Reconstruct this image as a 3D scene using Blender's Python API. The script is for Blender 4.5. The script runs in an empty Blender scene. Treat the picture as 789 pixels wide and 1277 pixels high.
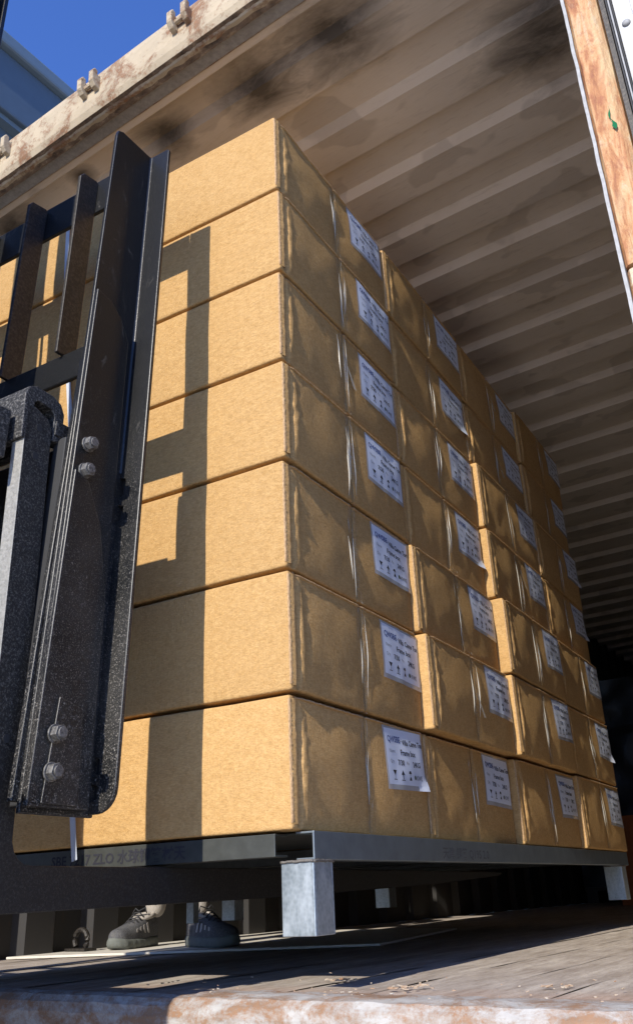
import bpy, bmesh, math, random
from mathutils import Vector, Matrix
from mathutils import noise as mn
R = math.radians
S = bpy.context.scene
COL = S.collection
rnd = random.Random(7)

# ---------------------------------------------------------------- camera
# world frame: X across the container, Y into it, Z up from its floor
cam_d = bpy.data.cameras.new('camera')
cam = bpy.data.objects.new('camera', cam_d); COL.objects.link(cam)
cx = Vector((0.82068686, 0.57002097, -0.03935963))
cu = Vector((0.25972963, -0.31081379, 0.91429498))
cf = Vector((-0.50893379, 0.76057273, 0.40313213))
CAMZ = 0.172
m = Matrix((cx, cu, -cf)).transposed().to_4x4(); m.translation = (0, 0, CAMZ)
cam.matrix_world = m
cam_d.sensor_fit = 'VERTICAL'; cam_d.sensor_height = 36; cam_d.lens = 30.464
cam_d.clip_start = 0.02; cam_d.clip_end = 2000
S.camera = cam
# ---------------------------------------------------------------- light
STACK_ROT = R(3.826)
SUN_AZ, SUN_T = R(-2.3), 0.61            # in the stack's frame: drift to -X, drop per metre travelled
ang = STACK_ROT - SUN_AZ
trav = Vector((-math.sin(ang), math.cos(ang), -SUN_T)).normalized()
w = bpy.data.worlds.new('World'); S.world = w; w.use_nodes = True
nt = w.node_tree; nt.nodes.clear()
sky = nt.nodes.new('ShaderNodeTexSky'); sky.sky_type = 'NISHITA'; sky.sun_disc = False
sky.sun_elevation = math.asin(-trav.z); sky.sun_rotation = math.atan2(-trav.x, -trav.y)
sky.air_density = 1.0; sky.dust_density = 0.3; sky.ozone_density = 1.6
bg = nt.nodes.new('ShaderNodeBackground'); bg.inputs['Strength'].default_value = 0.092
wo = nt.nodes.new('ShaderNodeOutputWorld')
tint = nt.nodes.new('ShaderNodeMix'); tint.data_type = 'RGBA'; tint.blend_type = 'MULTIPLY'; tint.inputs[0].default_value = 1
tint.inputs[7].default_value = (.90, 1.34, 2.45, 1)      # the deep clear blue of this day's sky
nt.links.new(sky.outputs[0], tint.inputs[6]); nt.links.new(tint.outputs[2], bg.inputs[0]); nt.links.new(bg.outputs[0], wo.inputs[0])
sd = bpy.data.lights.new('sun', 'SUN'); sd.energy = 4.6; sd.angle = R(0.5); sd.color = (1, .93, .82)
sun = bpy.data.objects.new('sun', sd); COL.objects.link(sun)
sun.rotation_euler = trav.to_track_quat('-Z', 'Y').to_euler(); sun.location = (0, -5, 8)
S.cycles.diffuse_bounces = 8; S.cycles.max_bounces = 12
S.view_settings.view_transform = 'Standard'; S.view_settings.look = 'None'
S.view_settings.gamma = 1; S.view_settings.exposure = 0.37

# ---------------------------------------------------------------- helpers
class MB:
    def __init__(s): s.v = []; s.f = []; s.m = []
    def add(s, vs, fs, mi=0):
        o = len(s.v); s.v += [tuple(v) for v in vs]
        for f in fs: s.f.append([o + i for i in f]); s.m.append(mi)
        return s
    def box(s, x0, x1, y0, y1, z0, z1, mi=0, M=None):
        vs = [Vector((x, y, z)) for z in (z0, z1) for x, y in ((x0, y0), (x1, y0), (x1, y1), (x0, y1))]
        if M: vs = [M @ v for v in vs]
        return s.add(vs, [(0,3,2,1), (4,5,6,7), (0,1,5,4), (1,2,6,5), (2,3,7,6), (3,0,4,7)], mi)
    def prism(s, pts, mp, w0, w1, mi=0):
        n = len(pts)
        vs = [mp(u, v, w0) for u, v in pts] + [mp(u, v, w1) for u, v in pts]
        fs = [list(range(n))[::-1], list(range(n, 2*n))] + [(i, (i+1) % n, n+(i+1) % n, n+i) for i in range(n)]
        return s.add(vs, fs, mi)
    def tube(s, pts, r, n=10, mi=0, caps=True):
        pts = [Vector(p) for p in pts]; rs = r if isinstance(r, (list, tuple)) else [r]*len(pts)
        vs = []
        for i, p in enumerate(pts):
            t = (pts[min(i+1, len(pts)-1)] - pts[max(i-1, 0)]).normalized()
            a = t.orthogonal().normalized() if abs(t.z) > .99 else t.cross(Vector((0, 0, 1))).normalized()
            b = t.cross(a)
            for k in range(n):
                q = 2*math.pi*k/n; vs.append(p + (a*math.cos(q) + b*math.sin(q))*rs[i])
        fs = [(i*n+k, i*n+(k+1) % n, (i+1)*n+(k+1) % n, (i+1)*n+k) for i in range(len(pts)-1) for k in range(n)]
        if caps: fs += [list(range(n))[::-1], list(range((len(pts)-1)*n, len(pts)*n))]
        return s.add(vs, fs, mi)
    def grid(s, fn, nu, nv, mi=0):
        vs = [fn(i/nu, j/nv) for j in range(nv+1) for i in range(nu+1)]
        return s.add(vs, [(j*(nu+1)+i, j*(nu+1)+i+1, (j+1)*(nu+1)+i+1, (j+1)*(nu+1)+i) for j in range(nv) for i in range(nu)], mi)
    def mesh(s, name, mats, smooth=False, fix=True):
        me = bpy.data.meshes.new(name); me.from_pydata(s.v, [], s.f)
        for mt in (mats if isinstance(mats, (list, tuple)) else [mats]): me.materials.append(mt)
        for p, i in zip(me.polygons, s.m): p.material_index = i; p.use_smooth = smooth
        if fix:
            b = bmesh.new(); b.from_mesh(me); bmesh.ops.recalc_face_normals(b, faces=b.faces); b.to_mesh(me); b.free()
        me.update(); return me
    def build(s, name, mats, parent=None, smooth=False, bevel=0, fix=True, seg=2):
        return link(name, s.mesh(name, mats, smooth, fix), parent, bevel, seg)
def link(name, me, parent=None, bevel=0, seg=2):
    o = bpy.data.objects.new(name, me); COL.objects.link(o)
    if parent is not None: o.parent = parent
    if bevel:
        b = o.modifiers.new('bevel', 'BEVEL'); b.width = bevel; b.segments = seg; b.limit_method = 'ANGLE'; b.angle_limit = R(40)
    return o
def thing(name, label, cat, loc=(0,0,0), rz=0, group=None):
    o = bpy.data.objects.new(name, None); COL.objects.link(o); o.empty_display_size = .1
    o.location = loc; o.rotation_euler = (0, 0, rz); o['label'] = label; o['category'] = cat
    if group: o['group'] = group
    return o
def tag(o, label, cat, group=None):
    o['label'] = label; o['category'] = cat
    if group: o['group'] = group
    return o
def jit(a): return rnd.uniform(-a, a)

# ---------------------------------------------------------------- materials
class NM:
    def __init__(s, name):
        s.mat = bpy.data.materials.new(name); s.mat.use_nodes = True
        s.t = s.mat.node_tree; s.b = s.t.nodes['Principled BSDF']
        tc = s.t.nodes.new('ShaderNodeTexCoord'); s.co = tc.outputs['Object']
    def n(s, ty, **k):
        n = s.t.nodes.new(ty)
        for a, v in k.items(): setattr(n, a, v)
        return n
    def L(s, a, b): s.t.links.new(a, b)
    def noise(s, scale, detail=4, rough=.6, stretch=None, dist=0, co=None):
        n = s.n('ShaderNodeTexNoise'); n.inputs['Scale'].default_value = scale
        n.inputs['Detail'].default_value = detail; n.inputs['Roughness'].default_value = rough
        n.inputs['Distortion'].default_value = dist
        c = co or s.co
        if stretch:
            mp = s.n('ShaderNodeMapping'); mp.inputs['Scale'].default_value = stretch
            s.L(c, mp.inputs[0]); c = mp.outputs[0]
        s.L(c, n.inputs['Vector']); return n.outputs['Fac']
    def ramp(s, fac, stops):
        r = s.n('ShaderNodeValToRGB'); e = r.color_ramp.elements
        while len(e) < len(stops): e.new(.5)
        for x, (p, c) in zip(e, stops):
            x.position = p; x.color = (c, c, c, 1) if isinstance(c, (int, float)) else (*c, 1)
        s.L(fac, r.inputs[0]); return r.outputs[0]
    def mix(s, fac, a, b, mode='MIX'):
        x = s.n('ShaderNodeMix', data_type='RGBA', blend_type=mode)
        for v, i in ((fac, 0), (a, 6), (b, 7)):
            if isinstance(v, (int, float)): x.inputs[i].default_value = v if i == 0 else (v, v, v, 1)
            elif isinstance(v, tuple): x.inputs[i].default_value = (*v, 1)
            else: s.L(v, x.inputs[i])
        return x.outputs[2]
    def math(s, op, a, b=0.0, c=None):
        x = s.n('ShaderNodeMath', operation=op)
        for i, v in enumerate((a, b) if c is None else (a, b, c)):
            if isinstance(v, (int, float)): x.inputs[i].default_value = v
            else: s.L(v, x.inputs[i])
        return x.outputs[0]
    def xyz(s, co=None):
        x = s.n('ShaderNodeSeparateXYZ'); s.L(co or s.co, x.inputs[0]); return x.outputs
    def bump(s, h, st=.3, d=.01):
        b = s.n('ShaderNodeBump'); b.inputs['Strength'].default_value = st; b.inputs['Distance'].default_value = d
        s.L(h, b.inputs['Height']); s.L(b.outputs[0], s.b.inputs['Normal']); return b
    def set(s, color=None, rough=None, metal=None, spec=None):
        for k, v in (('Base Color', color), ('Roughness', rough), ('Metallic', metal), ('Specular IOR Level', spec)):
            if v is None: continue
            if isinstance(v, tuple): s.b.inputs[k].default_value = (*v, 1)
            elif isinstance(v, (int, float)): s.b.inputs[k].default_value = v
            else: s.L(v, s.b.inputs[k])
        return s.mat
def plain(name, col, rough=.6, metal=0, nscale=40, var=.15, bump=.1):
    m = NM(name); f = m.noise(nscale)
    c = m.mix(f, tuple(x*(1-var) for x in col), tuple(min(1, x*(1+var)) for x in col))
    m.bump(f, bump, .004); return m.set(c, rough, metal)

def mat_card():
    m = NM('cardboard')
    oi = m.n('ShaderNodeObjectInfo')
    off = m.n('ShaderNodeVectorMath', operation='ADD'); m.L(m.co, off.inputs[0])
    cmb = m.n('ShaderNodeCombineXYZ'); r = m.math('MULTIPLY', oi.outputs['Random'], 37.0)
    for i in range(3): m.L(r, cmb.inputs[i])
    m.L(cmb.outputs[0], off.inputs[1]); co = off.outputs[0]
    a = m.noise(55, 5, .7, (1, 1, 1.7), .5, co); big = m.noise(5, 3, .5, None, 0, co); fib = m.noise(300, 3, .7, (.30, .30, 1.6), .3, co)
    c = m.ramp(a, [(.28, (.45, .262, .094)), (.5, (.53, .325, .130)), (.74, (.585, .375, .160))])
    c = m.mix(m.math('MULTIPLY', big, .35), c, (.46, .275, .105))
    c = m.mix(.40, c, m.ramp(fib, [(.38, .34), (.62, .64)]), 'OVERLAY')
    sc2 = m.noise(11, 6, .75, (1, 1, .6), 1.5, co); c = m.mix(m.ramp(sc2, [(.60, 0), (.75, .35)]), c, (.38, .21, .075))
    hv = m.n('ShaderNodeHueSaturation'); m.L(c, hv.inputs['Color']); m.L(m.math('MULTIPLY_ADD', oi.outputs['Random'], .14, .93), hv.inputs['Value'])
    # fluting lines running up the board
    s = m.xyz(co); wv = m.math('SINE', m.math('MULTIPLY', m.math('ADD', s[0], s[1]), 900.0))
    gr = m.noise(170, 4, .8, (1, 1, .8), 0, co)
    c = m.mix(.20, hv.outputs[0], m.ramp(gr, [(.36, .32), (.64, .66)]), 'OVERLAY')
    h = m.math('ADD', m.math('MULTIPLY', gr, 1.6), m.math('MULTIPLY', wv, .05))
    h = m.math('ADD', h, m.math('MULTIPLY', big, 4.0))
    m.bump(h, .9, .0018)
    return m.set(c, .88, None, .12)
CARD = mat_card()
def mat_edge():
    m = NM('torn_board_edge'); f = m.noise(180, 3, .7, (1, 1, .5))
    m.bump(f, .8, .003); return m.set(m.ramp(f, [(.3, (.25, .14, .06)), (.6, (.55, .36, .18))]), .8)
EDGE = mat_edge()
def mat_black():
    m = NM('black_painted_steel')
    s = m.xyz(); lo = m.math('SMOOTH_MIN', m.math('MULTIPLY', m.math('SUBTRACT', 2.55, s[2]), 1.3), 1.0, .2)
    sp = m.noise(300, 5, .85); big = m.noise(7, 4, .6); mid = m.noise(35, 4, .7, (1, 1, .35), 1)
    sp3 = m.noise(120, 5, .85); speck = m.math('MAXIMUM', m.ramp(sp, [(.55, 0), (.64, 1)]), m.ramp(sp3, [(.61, 0), (.66, 1)]))
    d = m.math('MULTIPLY', speck, m.math('MAXIMUM', m.math('MULTIPLY', lo, .9), .07))
    film = m.math('MULTIPLY', m.ramp(big, [(.42, 0), (.75, 1)]), m.math('MULTIPLY', lo, .10))
    scuff = m.math('MULTIPLY', m.ramp(mid, [(.62, 0), (.72, 1)]), .16)
    dust = m.math('MAXIMUM', m.math('MAXIMUM', d, film), scuff)
    c = m.mix(dust, (.006, .0065, .007), (.34, .31, .26))
    m.bump(m.math('ADD', sp, m.math('MULTIPLY', sp3, 1.5)), .22, .0010)
    return m.set(c, m.mix(dust, .34, .85), 0, .42)
BLACK = mat_black()
def mat_brownsteel():
    m = NM('worn_dark_steel'); f = m.noise(120, 5, .75); g = m.noise(14, 3, .6)
    c = m.mix(m.ramp(f, [(.45, 0), (.7, 1)]), (.014, .012, .010), (.075, .062, .050))
    c = m.mix(m.math('MULTIPLY', g, .4), c, (.022, .019, .017))
    m.bump(f, .4, .002); return m.set(c, .5, .2)
WORN = mat_brownsteel()
def mat_galv():
    m = NM('galvanized_steel'); v = m.n('ShaderNodeTexVoronoi'); v.inputs['Scale'].default_value = 130; m.L(m.co, v.inputs['Vector'])
    f = m.noise(25, 4, .7, (1, 1, .3)); st = m.noise(90, 4, .8, (1, 1, .2))
    c = m.mix(m.math('MULTIPLY', v.outputs['Distance'], .9), (.30, .35, .37), (.50, .56, .58))
    c = m.mix(m.ramp(f, [(.45, 0), (.8, .8)]), c, (.62, .67, .70))
    c = m.mix(m.ramp(st, [(.62, 0), (.75, .5)]), c, (.16, .17, .16))
    m.bump(f, .2, .001); return m.set(c, m.ramp(f, [(.3, .32), (.7, .55)]), .65)
GALV = mat_galv()
def mat_rustpaint(name, paint, rust, amount, scale=9, stretch=(1, 1, 1), soft=.04):
    m = NM(name); a = m.noise(scale, 8, .7, stretch, .6); b = m.noise(scale*9, 5, .75); c3 = m.noise(scale*2.3, 5, .6, stretch)
    mask = m.ramp(m.math('ADD', a, m.math('MULTIPLY', m.math('SUBTRACT', b, .5), .35)), [(amount-soft, 0), (amount+soft, 1)])
    rc = m.mix(c3, rust, tuple(x*.45 for x in rust)); rc = m.mix(m.ramp(b, [(.4, 0), (.75, .6)]), rc, (.36, .16, .06))
    pc = m.mix(m.ramp(c3, [(.4, 0), (.8, .5)]), paint, tuple(x*.6 for x in paint))
    pc = m.mix(m.ramp(b, [(.6, 0), (.72, .5)]), pc, (.10, .07, .05))
    m.bump(m.math('ADD', m.math('MULTIPLY', mask, .6), b), .5, .003)
    return m.set(m.mix(mask, pc, rc), .75, 0)
HEAD = mat_rustpaint('cream_header_paint', (.46, .375, .25), (.26, .15, .08), .55, 7, (.8, 1, 1), .06)
SILLM = mat_rustpaint('white_sill_paint', (.46, .44, .40), (.37, .24, .15), .50, 13, (.7, 1, 1.3), .10)
def mat_orange():
    m = NM('orange_worn_post'); a = m.noise(16, 6, .7, (3, 3, .5), 1.2); b = m.noise(90, 5, .8, (1, 1, .6)); c3 = m.noise(5, 4, .6, (2, 2, .6), .8)
    c = m.ramp(a, [(.32, (.26, .10, .045)), (.44, (.44, .20, .08)), (.56, (.54, .32, .15)), (.68, (.52, .41, .27))])
    c = m.mix(m.ramp(b, [(.5, 0), (.68, .75)]), c, (.30, .10, .05))
    c = m.mix(m.ramp(c3, [(.52, 0), (.66, .75)]), c, (.62, .47, .26))
    m.bump(m.math('ADD', a, b), .6, .004); return m.set(c, .75)
ORANGE = mat_orange()
WHITE = mat_rustpaint('white_door_paint', (.60, .60, .58), (.34, .25, .18), .74, 8, (1, 1, .4))
RUBBER = plain('black_rubber', (.02, .02, .02), .7)
SEALM = plain('grey_seal', (.30, .30, .29), .6, 0, 60, .5)
GREEN = plain('green_paint_mark', (.003, .13, .045), .95)
def mat_roof():
    m = NM('container_roof_steel')
    a = m.noise(1.6, 5, .6, None, .6); b = m.noise(4.0, 3, .5, (.7, 1, 1)); c3 = m.noise(60, 4, .7, (.15, 1, 1))
    c = m.ramp(a, [(.3, (.68, .61, .51)), (.7, (.82, .75, .65))])
    patch = m.ramp(b, [(.56, 0), (.585, 1)])
    c = m.mix(m.math('MULTIPLY', patch, .38), c, (.40, .35, .29))
    c = m.mix(m.ramp(c3, [(.55, 0), (.75, .3)]), c, (.34, .27, .20))
    s = m.xyz(); sn = m.noise(7, 5, .7, (.6, 1.6, 1), .4)
    for (x, y, r) in DARK_SPOTS:
        dx = m.math('SUBTRACT', s[0], x); dy = m.math('SUBTRACT', s[1], y)
        d = m.math('SQRT', m.math('ADD', m.math('MULTIPLY', dx, dx), m.math('MULTIPLY', m.math('MULTIPLY', dy, dy), 1.3)))
        d = m.math('ADD', m.math('DIVIDE', d, r*1.15), m.math('MULTIPLY', m.math('SUBTRACT', sn, .5), 1.3))
        k = m.ramp(d, [(.1, .88), (1.0, 0)])
        c = m.mix(k, c, (.018, .013, .010))
    m.bump(m.math('ADD', c3, m.math('MULTIPLY', b, 2)), .3, .004); return m.set(c, .48, 0, .45)
DARK_SPOTS = [(-1.33, 1.74, .17), (-1.74, 1.69, .13), (-2.58, 1.70, .16), (-1.0, 1.74, .22), (-.42, 2.15, .26), (-2.15, 1.66, .07)]  # soft dark spots on the roof: centre and radius
ROOF = mat_roof()
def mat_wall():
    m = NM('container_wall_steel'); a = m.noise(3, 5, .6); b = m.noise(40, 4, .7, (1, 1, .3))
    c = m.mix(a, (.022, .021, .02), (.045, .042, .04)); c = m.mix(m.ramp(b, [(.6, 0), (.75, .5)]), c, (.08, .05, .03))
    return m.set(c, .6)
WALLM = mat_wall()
WALLR = plain('pale_bounce_wall', (.42, .40, .36), .7, 0, 6, .2)  # unseen right wall made pale to bounce light inside
def mat_floor():
    m = NM('worn_floor_boards'); a = m.noise(6, 6, .7, (3, .35, 1)); b = m.noise(45, 5, .8, (1, .2, 1)); g = m.noise(3, 3)
    c = m.ramp(a, [(.3, (.29, .24, .19)), (.5, (.43, .37, .31)), (.7, (.57, .51, .43))])
    c = m.mix(m.ramp(b, [(.45, 0), (.7, .7)]), c, (.20, .15, .12))
    s = m.xyz(); near = m.ramp(m.math('ADD', s[1], m.math('MULTIPLY', m.math('SUBTRACT', a, .5), .5)), [(0.0, 0), (1, 1)])
    rust = m.ramp(m.math('SUBTRACT', m.math('ADD', s[1], m.math('MULTIPLY', g, .35)), 1.45), [(.0, .75), (.40, 0)])
    c = m.mix(rust, c, (.46, .22, .10))
    m.bump(m.math('ADD', a, m.math('MULTIPLY', b, 1.2)), .8, .005); return m.set(c, .85)
FLOORM = mat_floor()
def mat_ground():
    m = NM('yard_concrete'); a = m.noise(.6, 6, .6); b = m.noise(30, 5, .7)
    c = m.mix(a, (.54, .49, .40), (.64, .58, .48)); c = m.mix(m.ramp(b, [(.5, 0), (.8, .4)]), c, (.21, .205, .20))
    m.bump(b, .3, .01); return m.set(c, .9)
GROUND = mat_ground()
CLAD = plain('blue_grey_cladding', (.065, .095, .125), .5, 0, 8, .12)
CLADL = plain('pale_blue_trim', (.11, .155, .19), .5, 0, 8, .12)
PAPER = plain('label_paper', (.72, .78, .90), .5, 0, 90, .04, .05)
def mat_pouch():
    m = NM('clear_label_pouch'); f = m.noise(60, 3); m.bump(f, .4, .002)
    m.b.inputs['Alpha'].default_value = .75; return m.set((.55, .57, .58), .15, 0, .7)
POUCH = mat_pouch()
INK = plain('black_ink', (.02, .02, .03), .6, 0, 40, 0, 0)
BLUEINK = plain('blue_ink', (.02, .05, .22), .6, 0, 40, 0, 0)
GREYINK = plain('grey_ink', (.22, .24, .27), .6, 0, 40, 0, 0)
def mat_tape():
    m = NM('clear_packing_tape'); f = m.noise(30, 4, .7, (1, 4, .35), 1.5); g = m.noise(140, 3, .6, (1, 3, .5))
    m.L(m.ramp(f, [(.50, .06), (.60, .22), (.68, .60)]), m.b.inputs['Alpha'])
    m.bump(m.math('ADD', f, m.math('MULTIPLY', g, .4)), .9, .006)
    return m.set(m.ramp(f, [(.5, (.40, .30, .16)), (.68, (.80, .76, .62))]), .12, 0, .8)
TAPE = mat_tape()
STRAPM = plain('white_strap', (.62, .66, .72), .4, 0, 30, .05)

# ================================================================= SETTING
g = MB(); g.box(-400, 400, -400, 400, -1.45, -1.25); o = g.build('ground', GROUND); o['kind'] = 'structure'

# ---- warehouse far left
wh = thing('warehouse', 'blue grey clad warehouse wall rising into the sky beyond the container header', 'building', (-6, 0, -1.25))
b = MB(); b.box(-14, 0, -6, 30, 0, 8.62)
for i in range(60): y = -6 + i*.6; b.box(0, .03, y, y+.12, 0, 7.6)
b.build('wall', CLAD, wh)
b = MB(); b.box(-14, .16, -6.1, 30.1, 8.62, 9.36); b.build('parapet', CLAD, wh, bevel=.02)
b = MB(); b.box(-14, .24, -6.2, 30.2, 9.36, 9.53); b.build('coping', CLADL, wh, bevel=.03)
b = MB(); b.box(-14, .10, -6.05, 30.05, 8.56, 8.62); b.build('trim_strip', CLADL, wh)

# ================================================================= CONTAINER
XR, XL = -.232, -2.93         # clear opening at right, inner face of the left wall
con = thing('shipping_container', 'open ended steel container with rusty sill, cream header and ribbed brown roof', 'container', (0, 0, 0))
bright = [1.72, 2.047, 2.373, 2.70, 3.025, 3.35, 3.678, 4.039, 4.384, 4.719, 5.071, 5.423, 5.768, 6.158, 6.526]
while bright[-1] < 13.2: bright.append(bright[-1] + .365)
ZR = 2.765
prof = [(1.53, ZR+.034)]
for y in bright: prof += [(y-.012, ZR+.034), (y+.012, ZR), (y+.158, ZR), (y+.164, ZR+.034)]
prof = [(y, z) for y, z in prof if y < 13.4] + [(13.4, ZR+.034)]
b = MB()
for y, z in prof: b.v += [(XL-.05, y, z), (-.08, y, z)]
for i in range(len(prof)-1): b.f.append([2*i, 2*i+1, 2*i+3, 2*i+2]); b.m.append(0)
n0 = len(b.v)
for y in (1.45, 13.45): b.v += [(XL-.05, y, ZR+.06), (-.08, y, ZR+.06)]
b.f.append([n0, n0+1, n0+3, n0+2]); b.m.append(0)
b.build('roof_panel', ROOF, con, fix=False)
# plate just inside the header
b = MB(); b.box(XL-.02, -.1, 1.528, 1.56, 2.705, 2.84); b.build('lintel_plate', ROOF, con, bevel=.004)
# header: rounded tube face, stained lip, set back flange
hp = [(1.47, 2.895), (1.45, 2.893), (1.430, 2.883), (1.416, 2.862), (1.410, 2.83), (1.410, 2.745), (1.414, 2.715), (1.424, 2.692), (1.440, 2.680), (1.470, 2.676), (1.470, 2.700), (1.528, 2.700), (1.528, 2.87)]
def hx(u, v, w): return (w, u, v)
b = MB(); b.prism(hp, hx, XL-.1, .05); hd = b.build('header_beam', HEAD, con)
for p in hd.data.polygons: p.use_smooth = False
b = MB(); b.box(XL-.1, .05, 1.472, 1.520, 2.690, 2.699); b.build('header_flange', SEALM, con, bevel=.002)
def mat_stain():
    m = NM('grimy_header_lip'); f = m.noise(28, 6, .75, (.6, 1, 1)); m.bump(f, .9, .006)
    return m.set(m.ramp(f, [(.35, (.06, .04, .025)), (.55, (.19, .13, .08)), (.7, (.42, .33, .21))]), .85)
b = MB()
b.grid(lambda u, v: (XL-.08+u*2.85, 1.4225+v*.045, 2.6895-v*.0155 - .001 + .0025*mn.noise(Vector((u*60, v*3, 0)))), 160, 3)
b.build('rust_stained_lip', mat_stain(), con)
# keeper tabs on the header (pairs) with the bar between them
for xk in (-2.30, -1.815, -1.385, -.95, -.52):
    kb = MB()
    for dx in (-.032, .028):
        kb.prism([(1.4135, 2.765), (1.390, 2.772), (1.376, 2.79), (1.374, 2.835), (1.384, 2.852), (1.398, 2.848), (1.398, 2.83), (1.4135, 2.825)], hx, xk+dx-.011, xk+dx+.011)
    kp = kb.build('keeper_tab', HEAD, con, bevel=.004)
    b = MB(); b.tube([(xk-.03, 1.398, 2.80), (xk+.028, 1.398, 2.80)], .009, 8); b.build('keeper_pin', HEAD, kp)
# side walls: ribbed
def ribwall(x, s, y0, y1, first, per, mt=WALLM):
    b = MB(); pr = [(y0, x)]
    y = first
    while y < y1-.3: pr += [(y-.035, x), (y+.0, x-s*.036), (y+.13, x-s*.036), (y+.165, x)]; y += per
    pr.append((y1, x))
    for yy, xx in pr: b.v += [(xx, yy, 0), (xx, yy, ZR+.06)]
    for i in range(len(pr)-1): b.f.append([2*i, 2*i+1, 2*i+3, 2*i+2]); b.m.append(0)
    n0 = len(b.v)
    for yy in (y0, y1): b.v += [(x+s*.02, yy, 0), (x+s*.02, yy, ZR+.06)]
    b.f.append([n0, n0+1, n0+3, n0+2]); b.m.append(0)
    return b.build('side_wall', mt, con, fix=False)
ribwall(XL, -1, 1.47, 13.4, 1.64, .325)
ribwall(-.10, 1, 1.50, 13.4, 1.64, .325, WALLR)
b = MB(); b.box(XL-.05, -.08, 13.4, 13.45, 0, ZR+.03); b.build('end_wall', WALLM, con)
# floor boards
edges = [XL]; 
while edges[-1] < -.30: edges.append(edges[-1] + .178)
edges[-1] = -.10
for i in range(len(edges)-1):
    b = MB(); dz = jit(.0015)
    b.grid(lambda u, v: (edges[i]+.002+u*(edges[i+1]-edges[i]-.004), 1.475+v*11.9, dz + (.0022*mn.noise(Vector((edges[i]*7+u*2, v*60, 3))) if v < .35 else 0)), 4, 120)
    b.box(edges[i]+.003, edges[i+1]-.003, 1.476, 13.37, -.03, dz-.004)
    b.build('floor_board', FLOORM, con)
b = MB(); b.box(XL, -.08, 1.49, 13.4, -.06, -.032); b.build('floor_frame', WORN, con)
# sill: rounded rear edge, with the raised threshold plate on its right part
sp_ = [(1.475, .000), (1.43, .003), (1.405, -.001), (1.392, -.012), (1.386, -.03), (1.386, -.17), (1.475, -.17)]
def sillm(x0, x1, prof, name, nx=60, amp=.003):
    b = MB(); n = len(prof)
    for i in range(nx+1):
        x = x0+(x1-x0)*i/nx
        for k, (y, z) in enumerate(prof):
            a = amp if 0 < k < n-2 else 0
            q = mn.noise(Vector((x*14, y*30, z*30))); q2 = mn.noise(Vector((x*55, y*30+9, z*30)))
            b.v.append((x, y+a*q, z+a*q*.7+a*.5*q2))
    for i in range(nx):
        for k in range(n): b.f.append([i*n+k, i*n+(k+1) % n, (i+1)*n+(k+1) % n, (i+1)*n+k]); b.m.append(0)
    b.f += [list(range(n)), list(range(nx*n, nx*n+n))]; b.m += [0, 0]
    return b.build(name, SILLM, con, smooth=False)
sillm(XL-.1, .15, sp_, 'sill', 220, .0035)
sillm(-1.265, .12, [(1.474, .002), (1.474, .008), (1.42, .009), (1.388, .004), (1.376, -.008), (1.371, -.025), (1.371, -.15), (1.385, -.15)], 'threshold_plate', 140, .003)
# rear corner post on the right, worn to orange
b = MB()
post = [(-.170, 1.50), (-.234, 1.50), (-.234, 1.428), (-.228, 1.420), (-.205, 1.417), (-.185, 1.421), (-.172, 1.432)]
def pv(z0, z1, off=0, amp=.0025, nz=90):
    n = len(post)
    bb = MB()
    for j in range(nz+1):
        z = z0+(z1-z0)*j/nz
        for x, y in post:
            q = mn.noise(Vector((x*20, y*20, z*9)))
            bb.v.append((x+off*(x > -.2)+amp*q*.5, y-off+amp*q, z))
    for j in range(nz):
        for k in range(n): bb.f.append([j*n+k, j*n+(k+1) % n, (j+1)*n+(k+1) % n, (j+1)*n+k]); bb.m.append(0)
    bb.f += [list(range(n)), list(range(nz*n, nz*n+n))]; bb.m += [0, 0]
    return bb
pv(1.225, 2.70).build('corner_post', ORANGE, con)
pv(.0, 1.218, -.004).build('corner_post', mat_rustpaint('pale_worn_post', (.60, .48, .32), (.45, .22, .09), .52, 10, (2, 2, .5)), con)
b = MB()
b.grid(lambda u, v: (-.2405+u*.0065+.0012*mn.noise(Vector((v*50, 1, 5))), 1.4165+.0008*u, .02+v*2.66), 1, 160)
b.box(-.2400, -.2345, 1.4185, 1.50, .02, 2.68); b.build('post_edge_strip', SEALM, con)
b = MB(); b.grid(lambda u, v: (-.197+.008*u*(.5+.5*math.sin(v*5+.6))+.0025*math.sin(v*9), 1.4135, 1.552+.058*v-.012*u), 4, 8)
b.build('paint_mark', GREEN, con)
# channel and gasket beside the post, then the open white door leaf
b = MB(); b.box(-.168, -.158, 1.435, 1.50, 0, 2.86); b.build('post_channel', WORN, con)
door = MB(); door.box(-.141, .55, 1.415, 1.455, .02, 2.84); dr = door.build('door', WHITE, con, bevel=.003)
for x0, x1, mt in ((-.1535, -.150, RUBBER), (-.1490, -.1455, SEALM), (-.1445, -.1418, RUBBER)):
    b = MB(); b.box(x0, x1, 1.410, 1.46, .03, 2.83); b.build('gasket', mt, dr, bevel=.001)
b = MB(); b.box(-.108, -.100, 1.405, 1.4145, .03, 2.83); b.build('door_rib', WHITE, dr, bevel=.002)
b = MB(); b.box(-.088, -.05, 1.403, 1.4145, .03, 2.83); b.build('door_rib', SEALM, dr, bevel=.003)
z = .2
while z < 2.7:
    b = MB(); M0 = Matrix.Translation((-.1245, 1.4135, z))
    b.grid(lambda u, v: M0 @ Vector((.009*math.sin(v*math.pi/2)*math.cos(u*2*math.pi), -.006*math.cos(v*math.pi/2), .009*math.sin(v*math.pi/2)*math.sin(u*2*math.pi))), 12, 4)
    b.build('rivet', SEALM, dr, smooth=True); z += .145

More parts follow.
